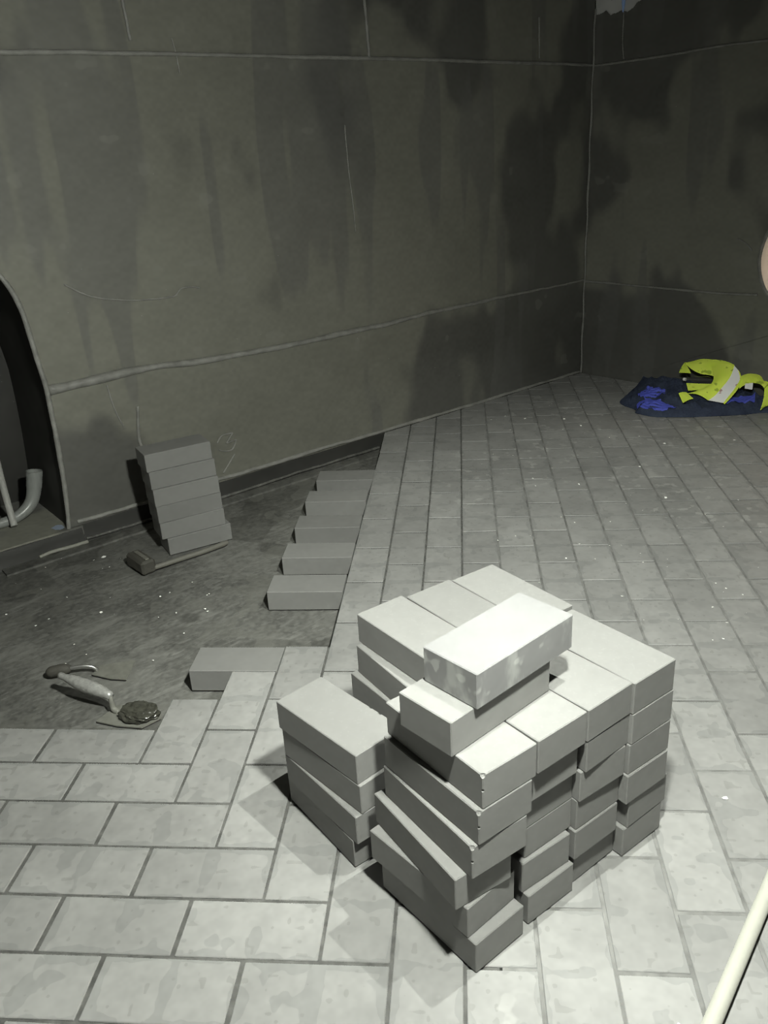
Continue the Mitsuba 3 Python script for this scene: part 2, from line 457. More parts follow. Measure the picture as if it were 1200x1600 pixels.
seam1([(22.6, 4.1), (22.5, 3.4), (22.3, 2.7)], .02, 29, base='wall_left__drip', n=20)
seam1([(19.25, 1.40), (18.95, 1.62), (18.62, 1.60), (18.9, 1.30), (18.5, 1.34), (18.75, 1.02), (19.2, 1.15)], .028, 20, base='wall_left__scribble', n=60)
seam1([(18.62, .85), (19.15, .30)], .028, 21, base='wall_left__scribble', n=12)
seam1([(24.3, .14), (22, .10), (20, .16), (18.4, .10), (15, .12), (12.2, .06), (9, .05), (5, .05), (.1, .05)], .068, 22, base='wall_left__base_bead', n=200, wob=.12, proud=.0)
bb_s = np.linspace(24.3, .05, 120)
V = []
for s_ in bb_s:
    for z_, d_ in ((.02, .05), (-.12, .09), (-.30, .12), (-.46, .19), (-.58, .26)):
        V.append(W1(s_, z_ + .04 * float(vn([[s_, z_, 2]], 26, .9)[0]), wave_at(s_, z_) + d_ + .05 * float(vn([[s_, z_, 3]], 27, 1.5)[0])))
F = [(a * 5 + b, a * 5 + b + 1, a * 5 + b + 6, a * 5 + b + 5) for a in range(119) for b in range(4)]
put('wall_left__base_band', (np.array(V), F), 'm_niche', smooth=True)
seam1([(24.2, -.40), (22, -.42), (19, -.46), (16, -.44), (12.5, -.46)], .05, 23, base='wall_left__base_fillet', n=120, wob=.12, proud=.24, mat='m_subfloor')
seam1([(25.7, -.50), (25.2, -.46), (24.7, -.47), (24.2, -.46)], .055, 24, base='wall_left__sealant', n=50, wob=.12, proud=.30, mat='m_sealant')
P = np.array([W1(.05, z, .06 + .02 * math.sin(z * 3)) for z in np.linspace(.02, 14.9, 140)])
put('wall_left__corner_bead', tube(P, np.clip(S * (.045 + .05 * vn(P / S, 31, .8)), .001, .012), 8), 'm_seam', smooth=True)

seam2([(0, 4.22), (3, 4.2), (6, 4.18), (8.0, 4.24)], .05, 41)
seam2([(.1, 12.88), (3, 12.9), (6, 13.0), (12, 12.95), (20, 12.9)], .05, 42, n=80)
seam2([(1.36, 14.66), (1.36, 13.8), (1.47, 12.98)], .035, 43, n=30)
k = put('wall_right__blue_strip', tube(np.array([W2(1.34, z, -.01 + .05) for z in np.linspace(14.62, 17.5, 10)]), [.003] + [.0085] * 8 + [.0085], 8), 'm_pale_blue', smooth=True)  # thin pale blue tube running up the bare concrete
tag(k, 'pale blue strip on the bare concrete')
seam2([(6.95, 6.3), (7.35, 6.1), (7.6, 5.85)], .025, 44, base='wall_right__crack_ridge', n=16)

# ------------------------------------------------------------------ floor: the slab, the mortar, the laid bricks
fv, ff = flat(ROOM.buffer(.3, join_style=2), 1.6)
near = (fv[:, 0] < 8) & (fv[:, 1] > -6)
zz = ZSUB + .05 * vn(fv, 51, .35) + .02 * vn(fv, 52, 1.3) - .02
floor = put('floor', (np.c_[fv[:, :2], zz] * S, ff), 'm_subfloor', smooth=True)
tag(floor, kind='structure')
# a lapped strip of membrane along the left wall
st = []
for s in np.linspace(12.3, 26.8, 60):
    e = .75 + .12 * float(vn([[s, 0, 1]], 53, .8)[0])
    for d in (.02, e - .05, e, e + .01):
        q = CO + s * t1 + d * n1
        st.append([q[0], q[1], ZSUB + (.035 if d < e else (.03 if d == e else -.03)) + .01])
st = np.array(st) * S
F = [(a * 4 + b, a * 4 + b + 1, a * 4 + b + 5, a * 4 + b + 4) for a in range(59) for b in range(3)]
put('floor__membrane_strip', (st, F), 'm_subfloor', smooth=False)

J = .048                                                # joint, in grid units
INNER = ROOM.buffer(-.06, join_style=2)
ROW_DU = {1: -.06, 2: -.05, 3: -.04, 4: -.06, 5: -.10, 6: -.07}
cells = []                                              # (u0, u1, v0, v1)
for r in range(1, 13):                                  # rows that run to the left
    du = ROW_DU.get(r, -.05)
    u1 = r
    first = True
    while u1 > -16:
        a, b = u1 - 2, u1
        cells.append((a + (du), b + (0 if first else du), -r, -r + 1)); first = False
        u1 -= 2
for c in range(1, 34):                                  # columns that run away from the camera
    v0 = -c
    top = {1: 1, 2: 2, 3: 3}.get(c, 40)
    while v0 < top:
        cells.append((c, c + 1, v0, v0 + 2)); v0 += 2

def in_view(x, y):
    d = np.array([x * S, y * S, 0]) - CAM
    z = d @ fwd
    if z < .3: return None
    X = 600 + 1314 * (d @ (math.cos(ROLL) * rgt + math.sin(ROLL) * np.cross(rgt, fwd))) / z
    Y = 800 - 1314 * (d @ upv) / z
    return (z, -90 < X < 1290 and -50 < Y < 1700)

BW, BL, BH = 1 - J, 2 - J, .5306
laid_ply = {}
def laid(lx, ly, tone):
    kk = (round(lx, 3), round(ly, 3), tone)
    if kk not in laid_ply:
        laid_ply[kk] = mikit.ply(cbox(lx * S, ly * S, BH * S, .0013), 'm_laid_%d' % tone)
    return laid_ply[kk]
made, rest = [], []
g = np.random.default_rng(21)
for u0, u1, v0, v1 in cells:
    hj = .02 if u1 - u0 > 1.5 else .008
    r = sg.box(u0 + J / 2 + (hj if u1 - u0 > 1.5 else 0), v0 + J / 2 + (0 if u1 - u0 > 1.5 else hj), u1 - J / 2, v1 - J / 2)
    cut = r.intersection(INNER)
    if cut.is_empty or cut.area < .06: continue
    vis = in_view((u0 + u1) / 2, (v0 + v1) / 2)
    made.append((u0, u1, v0, v1, cut, cut.area < r.area - 1e-6, vis))
made.sort(key=lambda x: (x[6][0] if x[6] and x[6][1] else 1e3 + (x[6][0] if x[6] else 99)))
nb = 0
restm = []
for u0, u1, v0, v1, cut, clipped, vis in made:
    tone = int(g.integers(0, 4)); dz = float(g.uniform(-.006, .004)); rot = float(g.normal(0, .25))
    if cut.geom_type != 'Polygon': continue
    if nb < 296 and vis and vis[1]:
        if clipped:
            m = prism(cut, -BH + dz, dz); m.apply_scale(S)
            put('floor__brick', m, 'm_laid_%d' % tone)
        else:
            at = T().translate([(u0 + J / 2) * S, (v0 + J / 2) * S, (-BH + dz) * S]).translate([(u1 - u0) / 2 * S, (v1 - v0) / 2 * S, 0]).rotate([0, 0, 1], rot).translate([-(u1 - u0) / 2 * S, -(v1 - v0) / 2 * S, 0])
            share('floor__brick', laid(u1 - u0 - J - (.02 if u1 - u0 > 1.5 else 0), v1 - v0 - J - (0 if u1 - u0 > 1.5 else .008), tone), at.translate([.02 * S, 0, 0]) if u1 - u0 > 1.5 else at.translate([0, .008 * S, 0]))
        nb += 1
    else:
        m = prism(cut, -BH + dz, dz); m.apply_scale(S); restm.append(m)
k = put('floor__outer_bricks', trimesh.util.concatenate(restm), 'm_laid_1')
tag(k, kind='stuff')
# mortar in the joints: nearly full on the right, lower between the first columns
uni = shapely.unary_union([sg.box(a, c, b, d) for a, b, c, d in cells]).intersection(INNER)
old = uni.intersection(sg.box(7.5, -60, 60, 60)); new = uni.difference(sg.box(7.5, -60, 60, 60)).buffer(-.035, join_style=2)
for i, (pl, top) in enumerate(((old, -.016), (new, -.022))):
    ms = []
    for pg in (pl.geoms if hasattr(pl, 'geoms') else [pl]):
        pg = pg.simplify(.001)
        v2, f2 = flat(pg, .5)
        t = top + (.02, .03)[i] * vn(v2, 60 + i, 1.2)
        t = np.minimum(t, -.013)
        ms.append(trimesh.Trimesh(np.c_[v2[:, :2], t] * S, f2, process=False))
        e = prism(pg.buffer(-.01), ZSUB, top - .05); e.apply_scale(S); ms.append(e)
    k = put('floor__mortar_joint', trimesh.util.concatenate(ms), ('m_mortar_old', 'm_mortar')[i])
    tag(k, ('grey mortar filling the joints nearly flush', 'dark mortar deep in the joints of the newest bricks')[i])

# ------------------------------------------------------------------ loose bricks
L, Wd, H = 1.959 * S, .939 * S, .5296 * S
HS = .5306 * S
brick_meshes = [cbox(Wd, L, H, .0016), chip(cbox(Wd, L, H, .0016), [(0, 0, H, .006), (0, 0, H * .55, .003)]),
                chip(cbox(Wd, L, H, .0016), [(Wd, L * .25, H, .005), (Wd, L * .12, H, .007), (Wd, L * .36, H, .004)])]
brick_ply = {}
def loose(kind, x, y, z, deg, shape=0, tone=1, mat=None, label=None, group=None):
    """A loose brick; (x, y) is its near left corner in grid units, z the height of its base in metres."""
    kk = (shape, mat or tone)
    if kk not in brick_ply:
        brick_ply[kk] = mikit.ply(brick_meshes[shape], mat or 'm_brick_%d' % tone)
    at = T().translate([x * S, y * S, z]).rotate([0, 0, 1], deg)
    if kind == 's': at = at.translate([L, 0, 0]).rotate([0, 0, 1], 90)
    key = share('brick', brick_ply[kk], at)
    return tag(key, label, 'brick', group)

PILE = {
    'c0_1': (0, 'h', 7.148, -5.092, 44.33),
    'c0_2': (1, 'h', 7.048, -4.996, 46.24),
    'c0_3': (2, 'h', 6.894, -5.024, 37.17),
    'c0_4': (3, 'h', 7.119, -5.007, 39.31),
    'c0_5': (4, 'h', 7.207, -4.968, 41.43),
    'c0_6': (5, 'h', 7.26, -4.908, 41.51),
    'c1_1': (0, 'h', 7.894, -4.292, 42.08),
    'c1_2': (1, 'h', 7.807, -4.231, 39.98),
    'c1_3': (2, 'h', 7.844, -4.124, 41.71),
    'c1_4': (3, 'h', 7.848, -4.12, 41.75),
    'c1_5': (4, 'h', 7.882, -4.212, 41.34),
    'c1_6': (5, 'h', 7.985, -4.259, 42.45),
    'c2_1': (0, 'h', 8.613, -3.521, 43.14),
    'c2_2': (1, 'h', 8.603, -3.615, 41.84),
    'c2_3': (2, 'h', 8.611, -3.572, 41.7),
    'c2_4': (3, 'h', 8.638, -3.597, 39.97),
    'c2_5': (4, 'h', 8.707, -3.601, 43.7),
    'c2_6': (5, 'h', 8.703, -3.613, 43.2),
    'c3_1': (0, 'h', 9.415, -3.0, 42.15),
    'c3_2': (1, 'h', 9.473, -2.961, 42.54),
    'c3_3': (2, 'h', 9.409, -3.053, 41.43),
    'c3_4': (3, 'h', 9.411, -3.009, 40.85),
    'c3_5': (4, 'h', 9.428, -2.999, 41.79),
    'c3_6': (5, 'h', 9.418, -2.999, 41.89),
    'r0_6': (5, 'h', 6.594, -2.515, 41.55),
    'r0_5': (4, 'h', 6.46, -2.707, 37.63),
    'r0_4': (3, 'h', 6.411, -2.672, 40.57),
    'r1_6': (5, 'h', 7.36, -1.965, 40.59),
    'r2_6': (5, 'h', 8.114, -1.398, 39.98),
    'T1': (6, 's', 6.885, -4.59, 46.83),
    'T2': (7, 's', 7.213, -4.334, 47.14),
    's_4': (3, 'h', 5.461, -3.304, 47.63),
    's_3': (2, 'h', 5.49, -3.339, 46.88),
    's_2': (1, 'h', 5.4, -3.412, 43.29),
    's_1': (0, 'h', 5.319, -3.342, 41.24),
    'r0_1': (0, 'h', 6.61, -2.638, 43.98),
    'r0_2': (1, 'h', 6.532, -2.575, 43.25),
    'r0_3': (2, 'h', 6.488, -2.568, 42.51),
    'r1_1': (0, 'h', 7.357, -1.969, 41.1),
    'r1_2': (1, 'h', 7.322, -2.01, 40.29),
    'r1_3': (2, 'h', 7.319, -1.976, 41.23),
    'r1_4': (3, 'h', 7.376, -1.982, 41.53),
    'r1_5': (4, 'h', 7.37, -1.98, 40.92),
    'r2_1': (0, 'h', 8.167, -1.33, 43.72),
    'r2_2': (1, 'h', 8.13, -1.384, 42.65),
    'r2_3': (2, 'h', 8.111, -1.385, 42.51),
    'r2_4': (3, 'h', 8.139, -1.388, 42.27),
    'r2_5': (4, 'h', 8.06, -1.34, 40.4),
}

COURSE = ['bottom', 'second', 'third', 'fourth', 'fifth', 'top']
COLN = {'c0': "left corner column of the big pile's front row", 'c1': "second column from the left in the big pile's front row",
        'c2': "third column from the left in the big pile's front row", 'c3': "right end column of the big pile's front row",
        'r0': "left column of the big pile's back row", 'r1': "middle column of the big pile's back row", 'r2': "right column of the big pile's back row"}
for nm, (l, kind, x, y, deg) in PILE.items():
    tone = int(g.integers(0, 4)); shape = 0; mat = None; grp = 'grey bricks of the big pile'
    if nm == 'T1':
        lab = 'grey brick lying across the pile, under the streaked topmost brick'; tone = 3
    elif nm == 'T2':
        lab = 'topmost brick of the big pile, its long side streaked with dried mortar'; mat = 'm_brick_smeared'
    elif nm[0] == 's':
        lab = 'grey brick in the short stack left of the pile, %s' % ['bottom one', 'second from the floor', 'third from the floor', 'top one with chipped edge'][l]
        grp = 'grey bricks of the short stack'
        if l == 3: shape = 2
    else:
        lab = 'grey brick, %s course, %s' % (COURSE[l], COLN[nm[:2]])
    if nm in ('c0_6', 'c0_5', 'c0_4'): shape = 1
    loose(kind, x, y, .0012 + l * HS, deg, shape, tone, mat, lab, grp)

# the leaning stack by the wall
WS = [(-1.64, 8.79, 34.4), (-1.78, 8.75, 33.9), (-1.78, 8.71, 34.9), (-1.79, 8.69, 34.5), (-1.83, 8.72, 35.0), (-1.88, 8.72, 35.4)]
ZS = (ZSUB + .012) * S
for i, (x, y, deg) in enumerate(WS):
    loose('s', x, y, ZS + i * HS, deg, 0, (1, 2, 0, 2, 1, 2)[i], None,
          'grey brick in the leaning stack of six by the left wall, %s' % ['bottom one jutting right', 'second from below', 'third from below', 'fourth from below', 'fifth from below', 'top one'][i],
          'grey bricks of the leaning stack')
# dry bricks set out on the slab
loose('s', 1.03, 2.03, ZS, 0.0, 0, 1, None, 'dry brick jutting over the slab at the corner of the unfinished edge')
STEP = [(2.02, 5.54, .2), (2.03, 7.48, .1), (2.03, 9.45, .7), (2.01, 11.46, .6), (2.08, 13.32, .4)]
for i, (x, y, deg) in enumerate(STEP):
    loose('s', x, y, ZS, deg, 0, (1, 2, 0, 3, 2)[i], None,
          'dry brick set out crossways beside the laid columns, %s' % ['nearest of five', 'second of five from the camera', 'middle one of five', 'fourth of five from the camera', 'farthest of five by the wall'][i],
          'dry bricks set out in a row')

# ------------------------------------------------------------------ tools on the slab
def blade(outline, z, thick, warp=0.0):
    pl = sg.Polygon(outline)
    m = prism(pl.buffer(-.02).buffer(.02), 0, thick)
    m = m.subdivide().subdivide()
    c = np.mean(outline, axis=0)
    m.vertices[:, 2] += z + warp * ((m.vertices[:, 0] - c[0]) ** 2 + (m.vertices[:, 1] - c[1]) ** 2)
    m.apply_scale(S)
    return m
ZF = ZSUB + .015
tw = 'trowel'; used['trowel'] = 0
tag(tw, 'pointing trowel with silvery worn handle raised, wet mortar on its blade', 'trowel')
put('trowel__blade', blade([(-.70, .90), (-.46, 1.46), (-.05, 1.48), (.62, 1.16), (.68, 1.04), (.36, .70), (-.2, .76)], ZF, .03), 'm_blade')
nk = spline([(-.30, 1.20, ZF + .03), (-.44, 1.24, ZF + .10), (-.47, 1.27, ZF + .28), (-.48, 1.31, -.18)], 14)
put('trowel__shank', tube(nk * S, np.linspace(.075, .05, 14) * S, 10), 'm_blade', smooth=True)
hd = spline([(-.46, 1.305, -.175), (-.75, 1.42, -.13), (-1.2, 1.58, -.07), (-1.60, 1.74, -.02), (-1.80, 1.82, .0)], 22)
tt = np.linspace(0, 1, 22)
rad = .075 + .075 * np.sin(np.clip(tt * 1.15, 0, 1) * math.pi) ** .8 + .004 * np.sin(tt * 60)
put('trowel__handle', tube(hd * S, rad * S, 14), 'm_handle_wrap', smooth=True)

t2k = 'trowel_001'; used['trowel'] = 1
tag(t2k, 'second trowel with a square flat blade, lying behind the silvery handle', 'trowel')
put('trowel_001__blade', blade([(-1.50, 2.60), (-1.42, 2.98), (-.67, 3.19), (-.60, 2.40), (-1.0, 2.44)], ZF + .01, .025), 'm_blade')
sh = spline([(-1.42, 2.76, ZF + .04), (-1.55, 2.73, ZF + .16), (-1.75, 2.68, ZF + .20), (-2.05, 2.60, ZF + .18)], 14)
put('trowel_001__shank', tube(sh * S, .045 * S, 8), 'm_steel', smooth=True)
hh = spline([(-1.98, 2.62, ZF + .19), (-2.15, 2.575, ZF + .18), (-2.35, 2.52, ZF + .165), (-2.5, 2.48, ZF + .15)], 12)
put('trowel_001__handle', tube(hh * S, np.array([.07, .10, .12, .13, .135, .135, .13, .13, .13, .125, .11, .07]) * S, 12), 'm_dark_wood', smooth=True)

# wet mortar on the blade
ic = trimesh.creation.icosphere(subdivisions=4, radius=1.0)
p = np.array(ic.vertices)
d = 1 + .7 * vn(p, 71, 1.3)[:, None] + .35 * vn(p, 72, 3.2)[:, None]
p = p * d * np.array([.47, .31, .16])
a = -.30
p = np.c_[p[:, 0] * math.cos(a) - p[:, 1] * math.sin(a), p[:, 0] * math.sin(a) + p[:, 1] * math.cos(a), p[:, 2]]
p += [.20, 1.07, ZF + .13]
p[:, 2] = np.maximum(p[:, 2], ZF + .046)
k = put('wet_mortar', (p * S, ic.faces), 'm_wet_mortar', smooth=True)
tag(k, 'glistening lump of wet dark mortar on the trowel blade', 'mortar')

# hammer lying in front of the leaning stack
used['hammer'] = 0
tag('hammer', 'hammer with dark head and long pale handle lying before the leaning stack', 'hammer')
hp = spline([(-1.95, 7.62, ZF + .12), (-1.2, 8.28, ZF + .12), (-.5, 8.93, ZF + .11), (-.06, 9.42, ZF + .11)], 16)
put('hammer__handle', tube(hp * S, np.r_[[.075, .07], np.full(12, .075), [.085, .07]] * S, 10), 'm_handle_wood', smooth=True)
hm = cbox(.44 * S, 1.02 * S, .42 * S, .008)
hm = hm.subdivide().subdivide().subdivide()
hm.vertices += .007 * vn(hm.vertices / S, 75, 2.5)[:, None] * np.array([1, 1, .6])
at = T().translate([-1.98 * S, 7.42 * S, (ZF) * S]).rotate([0, 0, 1], 46)
put('hammer__head', hm, 'm_dark_wood', smooth=30, at=at)
pl_ = cbox(.12 * S, .74 * S, .05 * S, .0015)
put('hammer__head__plate', pl_, 'm_handle_wood', at=T().translate([-1.92 * S, 7.62 * S, (ZF + .415) * S]).rotate([0, 0, 1], 46))

# ------------------------------------------------------------------ pipes in the niche
used['elbow_pipe'] = 0
tag('elbow_pipe', 'grey plastic elbow pipe with open upright end standing on the niche sill', 'pipe')
ep = spline([(-6.40, 10.82, 1.48), (-6.47, 10.74, 1.0), (-6.56, 10.62, .60), (-6.74, 10.36, .32), (-7.02, 10.0, .18), (-7.4, 9.6, .16)], 30)
er = np.interp(np.linspace(0, 1, 30), [0, .22, .23, .45, .7, 1], [.24, .24, .225, .20, .165, .15])
outer = tube(ep * S, er * S, 24, cap=False)
inner = tube(ep * S, (er - .02) * S, 24, cap=False); inner.invert()
rim = []
V = np.vstack([outer.vertices, inner.vertices]); n0 = len(outer.vertices)
F = [tuple(f_) for f_ in outer.faces] + [tuple(np.array(f_) + n0) for f_ in inner.faces]
for e0 in (0, 29):
    for j in range(24):
        a_, b_ = e0 * 24 + j, e0 * 24 + (j + 1) % 24
        F += [(a_, b_, b_ + n0), (a_, b_ + n0, a_ + n0)]
put('elbow_pipe__bend', trimesh.Trimesh(V, np.array(F), process=False), 'm_grey_plastic', smooth=40)
fl = tube(ep[8:10] * S, .275 * S, 24); put('elbow_pipe__socket_ring', tube(np.array([ep[0], ep[1], ep[2]]) * S, [.252 * S] * 3, 24, cap=False), 'm_grey_plastic', smooth=40)
rp = np.array([(-6.80, 9.67, .10), (-7.1, 10.1, .92), (-7.75, 11.15, 2.6), (-7.98, 11.52, 3.2)])
k = put('rod', tube(spline(rp, 12) * S, .105 * S, 14), 'm_rod', smooth=40)
tag(k, 'pale grey rod leaning in the niche beside the elbow pipe', 'rod')
bp = flat(sg.Polygon([(24.68, -.12), (24.66, -.42), (24.80, -.52), (25.0, -.40), (24.95, -.16), (24.82, -.06)]), .1)
k = put('wall_left__sill__blue_mark', (np.array([W1(s, .012, d) for s, d, _ in bp[0]]), bp[1]), 'm_blue_grey')  # flat blue-grey patch laid on the sill corner
tag(k, 'pale blue mark at the sill corner')

# ------------------------------------------------------------------ jacket, vest, bottle
def loft(rails, n=26, m=10, bulge=0.0, wr=.02, seed=1, thick=.012):
    """A cloth patch through rails (each a polyline, in grid units), with wrinkles and thickness."""
    R = np.array([spline(r, n) for r in rails])
    if len(R) == 2:
        G = np.array([R[0] * (1 - t) + R[1] * t + [0, 0, bulge * math.sin(math.pi * t)] for t in np.linspace(0, 1, m)])
    else:
        G = np.array([[0.0]])
        from scipy.interpolate import PchipInterpolator
        G = PchipInterpolator(np.linspace(0, 1, len(R)), R, axis=0)(np.linspace(0, 1, m))
    mm = len(G)
    du = np.gradient(G, axis=1); dv = np.gradient(G, axis=0)
    N = np.cross(du, dv); N /= np.linalg.norm(N, axis=2, keepdims=True) + 1e-9
    G = G + N * (wr * 2 * vn(G.reshape(-1, 3), seed, 2.2).reshape(mm, n)[..., None])
    A = (G + N * thick).reshape(-1, 3); B = (G - N * thick).reshape(-1, 3)
    V = np.vstack([A, B]); o = len(A); F = []
    for i in range(mm - 1):
        for j in range(n - 1):
            a, b, c, d = i * n + j, i * n + j + 1, (i + 1) * n + j + 1, (i + 1) * n + j
            F += [(a, b, c), (a, c, d), (o + a, o + c, o + b), (o + a, o + d, o + c)]
    edge = [i for i in range(n)] + [i * n + n - 1 for i in range(1, mm)] + [(mm - 1) * n + i for i in range(n - 2, -1, -1)] + [i * n for i in range(mm - 2, 0, -1)]
    for i in range(len(edge)):
        a, b = edge[i], edge[(i + 1) % len(edge)]
        F += [(a, o + b, b), (a, o + a, o + b)]
    return trimesh.Trimesh(V * S, np.array(F), process=False)

used['safety_vest'] = 0
tag('safety_vest', 'bright yellow-green safety vest with white band lying twisted on the jacket', 'vest')
P1a = [(16.27, 22.38, 1.37), (16.55, 22.32, 1.44), (16.89, 22.15, 1.57), (17.29, 21.78, 1.62), (17.58, 21.37, 1.66), (17.79, 20.78, 1.63)]
P1b = [(16.3, 22.22, 1.36), (16.51, 21.82, 1.2), (16.83, 21.52, 1.1), (17.07, 21.31, 1.1), (17.25, 21.0, 1.08), (17.6, 20.54, 1.19)]
P1c = [(15.97, 21.9, 1.11), (16.12, 22.18, 1.25), (16.27, 22.38, 1.37)]
P1d = [(16.36, 21.55, 1.15), (16.33, 21.84, 1.27), (16.3, 22.22, 1.36)]
P2a = [(17.13, 21.52, 1.41), (17.1, 21.01, 1.17), (16.95, 20.6, 0.95), (16.53, 20.57, 0.74), (16.06, 20.74, 0.53)]
P2b = [(17.79, 20.77, 1.6), (17.6, 20.48, 1.26), (17.16, 20.14, 0.83), (16.88, 19.98, 0.58), (16.7, 20.01, 0.44)]
P3b = [(17.87, 20.57, 1.5), (17.9, 20.27, 1.28), (17.66, 19.94, 0.95), (17.36, 19.74, 0.63), (17.16, 19.59, 0.44)]
P3c = [(17.9, 20.47, 1.46), (17.92, 20.18, 1.27), (17.73, 19.82, 0.96), (17.43, 19.61, 0.67), (17.18, 19.51, 0.42)]
P4a = [(17.98, 20.46, 1.24), (18.36, 20.39, 1.36), (18.64, 20.27, 1.31), (18.77, 20.01, 1.11), (18.89, 19.76, 1.08)]
P4b = [(17.78, 19.84, 0.93), (17.98, 19.79, 1.1), (18.22, 19.7, 1.19), (18.43, 19.65, 1.16), (18.59, 19.5, 1.02)]
P4c = [(18.75, 20.03, 1.13), (18.67, 19.7, 0.96), (18.61, 19.48, 0.58), (18.53, 19.42, 0.17)]
P4d = [(18.94, 19.86, 1.08), (18.93, 19.73, 0.79), (18.91, 19.61, 0.53), (18.81, 19.56, 0.28)]
P5a = [(15.73, 20.77, 0.54), (15.81, 20.29, 0.28)]
P5b = [(16.04, 20.75, 0.57), (16.21, 20.33, 0.44)]
P6a = [(16.12, 21.23, 0.83), (16.11, 20.83, 0.64)]
P6b = [(16.93, 20.62, 0.93), (16.54, 20.57, 0.73)]
cloth = trimesh.util.concatenate([
    loft([P1a, P1b], bulge=.05, seed=91), loft([P1c, P1d], n=10, m=6, seed=92),
    loft([P2a, P2b], bulge=.10, wr=.035, seed=93), loft([P3b, P3c], m=4, wr=.01, seed=94),
    loft([P4a, P4b], bulge=.06, seed=95), loft([P4c, P4d], m=6, bulge=.03, seed=96),
    loft([P5a, P5b], n=10, m=6, bulge=.03, seed=97), loft([P6a, P6b], n=8, m=8, wr=.02, seed=98)])
put('safety_vest__cloth', cloth, 'm_vest', smooth=50)
k = put('safety_vest__band', loft([P2b, P3b], m=6, wr=.01, seed=99, thick=.014), 'm_band', smooth=50)
tag(k, 'white reflective band')
LB = [(17.96, 19.81, 1.13), (18.19, 19.6, 1.21), (18.19, 19.59, 0.94), (17.97, 19.79, 0.94)]
k = put('safety_vest__care_tag', loft([[LB[0], LB[1]], [LB[3], LB[2]]], n=4, m=4, wr=.004, thick=.006), 'm_white')
tag(k, 'small white tag')


_vv = cloth.vertices / S - [*CO, 0]
vest_sd = np.c_[_vv[:, :2] @ np.linalg.inv(np.array([t2, n2])), _vv[:, 2]]
def under_vest(jv, h):
    """The jacket lies under the vest wherever the vest rests on it."""
    from scipy.spatial import cKDTree
    tr = cKDTree(vest_sd[:, :2]); out = h.copy()
    for i, near_ in enumerate(tr.query_ball_point(jv[:, :2], .22)):
        if near_: out[i] = max(.03, min(h[i], vest_sd[near_, 2].min() - .05))
    return out

# jacket: a crumpled heap against the right wall, laid out in (along the wall, off the wall)
jout = sg.Polygon(spline([(3.25, .25), (3.7, 1.5), (4.2, 3.2), (4.6, 3.5), (5.3, 3.75), (5.5, 4.1), (6.1, 4.15), (7.2, 3.52), (8.1, 2.65), (8.8, 1.9), (9.4, 1.1), (10.2, .9), (10.6, .3), (10.4, .12), (7, .12), (3.6, .12), (3.25, .25)], 120)).buffer(0)
jv, jf = flat(jout, .16)
bd = jout.exterior
dist = np.array([bd.distance(sg.Point(a, b)) for a, b, _ in jv])
wallside = np.clip((2.6 - jv[:, 1]) / 2.6, 0, 1)
hgt = (.10 + .52 * (1 - np.exp(-dist / .55)) * (0.55 + .6 * wallside)) * (1 - np.exp(-dist / .10))
fold = np.abs(vn(np.c_[jv[:, 0] * 1.0, jv[:, 1] * .55, np.zeros(len(jv))], 81, .9)) * 1.0 + .35 * np.abs(vn(np.c_[jv[:, :2], np.zeros(len(jv))], 82, 2.2))
rid = 1 - np.clip(np.abs(vn(np.c_[jv[:, 0] * .9 + .5 * jv[:, 1], jv[:, 1] * .8 - .2 * jv[:, 0], np.zeros(len(jv))], 85, 1.1)) * 5.5, 0, 1)
rid2 = 1 - np.clip(np.abs(vn(np.c_[jv[:, :2], np.zeros(len(jv))], 87, 1.7)) * 6, 0, 1)
inner_ = 1 - np.exp(-dist / .35)
hgt = hgt * (.95 + 1.0 * fold) + (.22 * rid ** 2 + .10 * rid2 ** 2) * inner_ + .02
def J2(s, d, z): return W2(s, z, d)
hgt = under_vest(jv, hgt)
top = np.array([J2(a, b, z) for (a, b, _), z in zip(jv, hgt)])
bot = np.array([J2(a, b, .012) for (a, b, _) in jv])
ed = trimesh.Trimesh(jv, jf, process=False)
be = ed.edges[trimesh.grouping.group_rows(ed.edges_sorted, require_count=1)]
o = len(jv)
F = [tuple(x) for x in jf] + [(a + o, c + o, b + o) for a, b, c in jf]
for a, b in be: F += [(b, a, a + o), (b, a + o, b + o)]
used['jacket'] = 0
tag('jacket', 'crumpled navy blue work jacket with royal blue patches on the brick floor', 'jacket')
jm = trimesh.Trimesh(np.vstack([top, bot]), np.array(F), process=False); jm.fix_normals()
put('jacket__cloth', jm, 'm_navy', smooth=60)
from scipy.spatial import cKDTree
tree = cKDTree(jv[:, :2])
def jh(s, d):
    dd_, ii = tree.query((s, d), k=4); w = 1 / (dd_ + 1e-3); return float((hgt[ii] * w).sum() / w.sum())
def patch(pts, key, mat, label=None, lift=.02):
    pv, pf = flat(sg.Polygon(pts), .12)
    A = np.array([J2(a, b, jh(a, b) + lift) for a, b, _ in pv])
    k = put(key, (A, pf), mat, smooth=True)
    if label: tag(k, label)
patch([(4.78, 2.9), (4.95, 2.3), (5.7, 2.35), (6.0, 2.75), (5.45, 3.3), (5.0, 3.1)], 'jacket__patch', 'm_royal', 'royal blue patch')
patch([(5.2, 3.55), (5.45, 3.2), (6.1, 3.3), (6.9, 3.42), (6.4, 3.9), (5.75, 4.0), (5.45, 3.9)], 'jacket__patch', 'm_royal')
patch([(7.75, 2.0), (8.25, 2.05), (8.95, 1.25), (8.75, .85)], 'jacket__patch', 'm_royal', lift=.03)

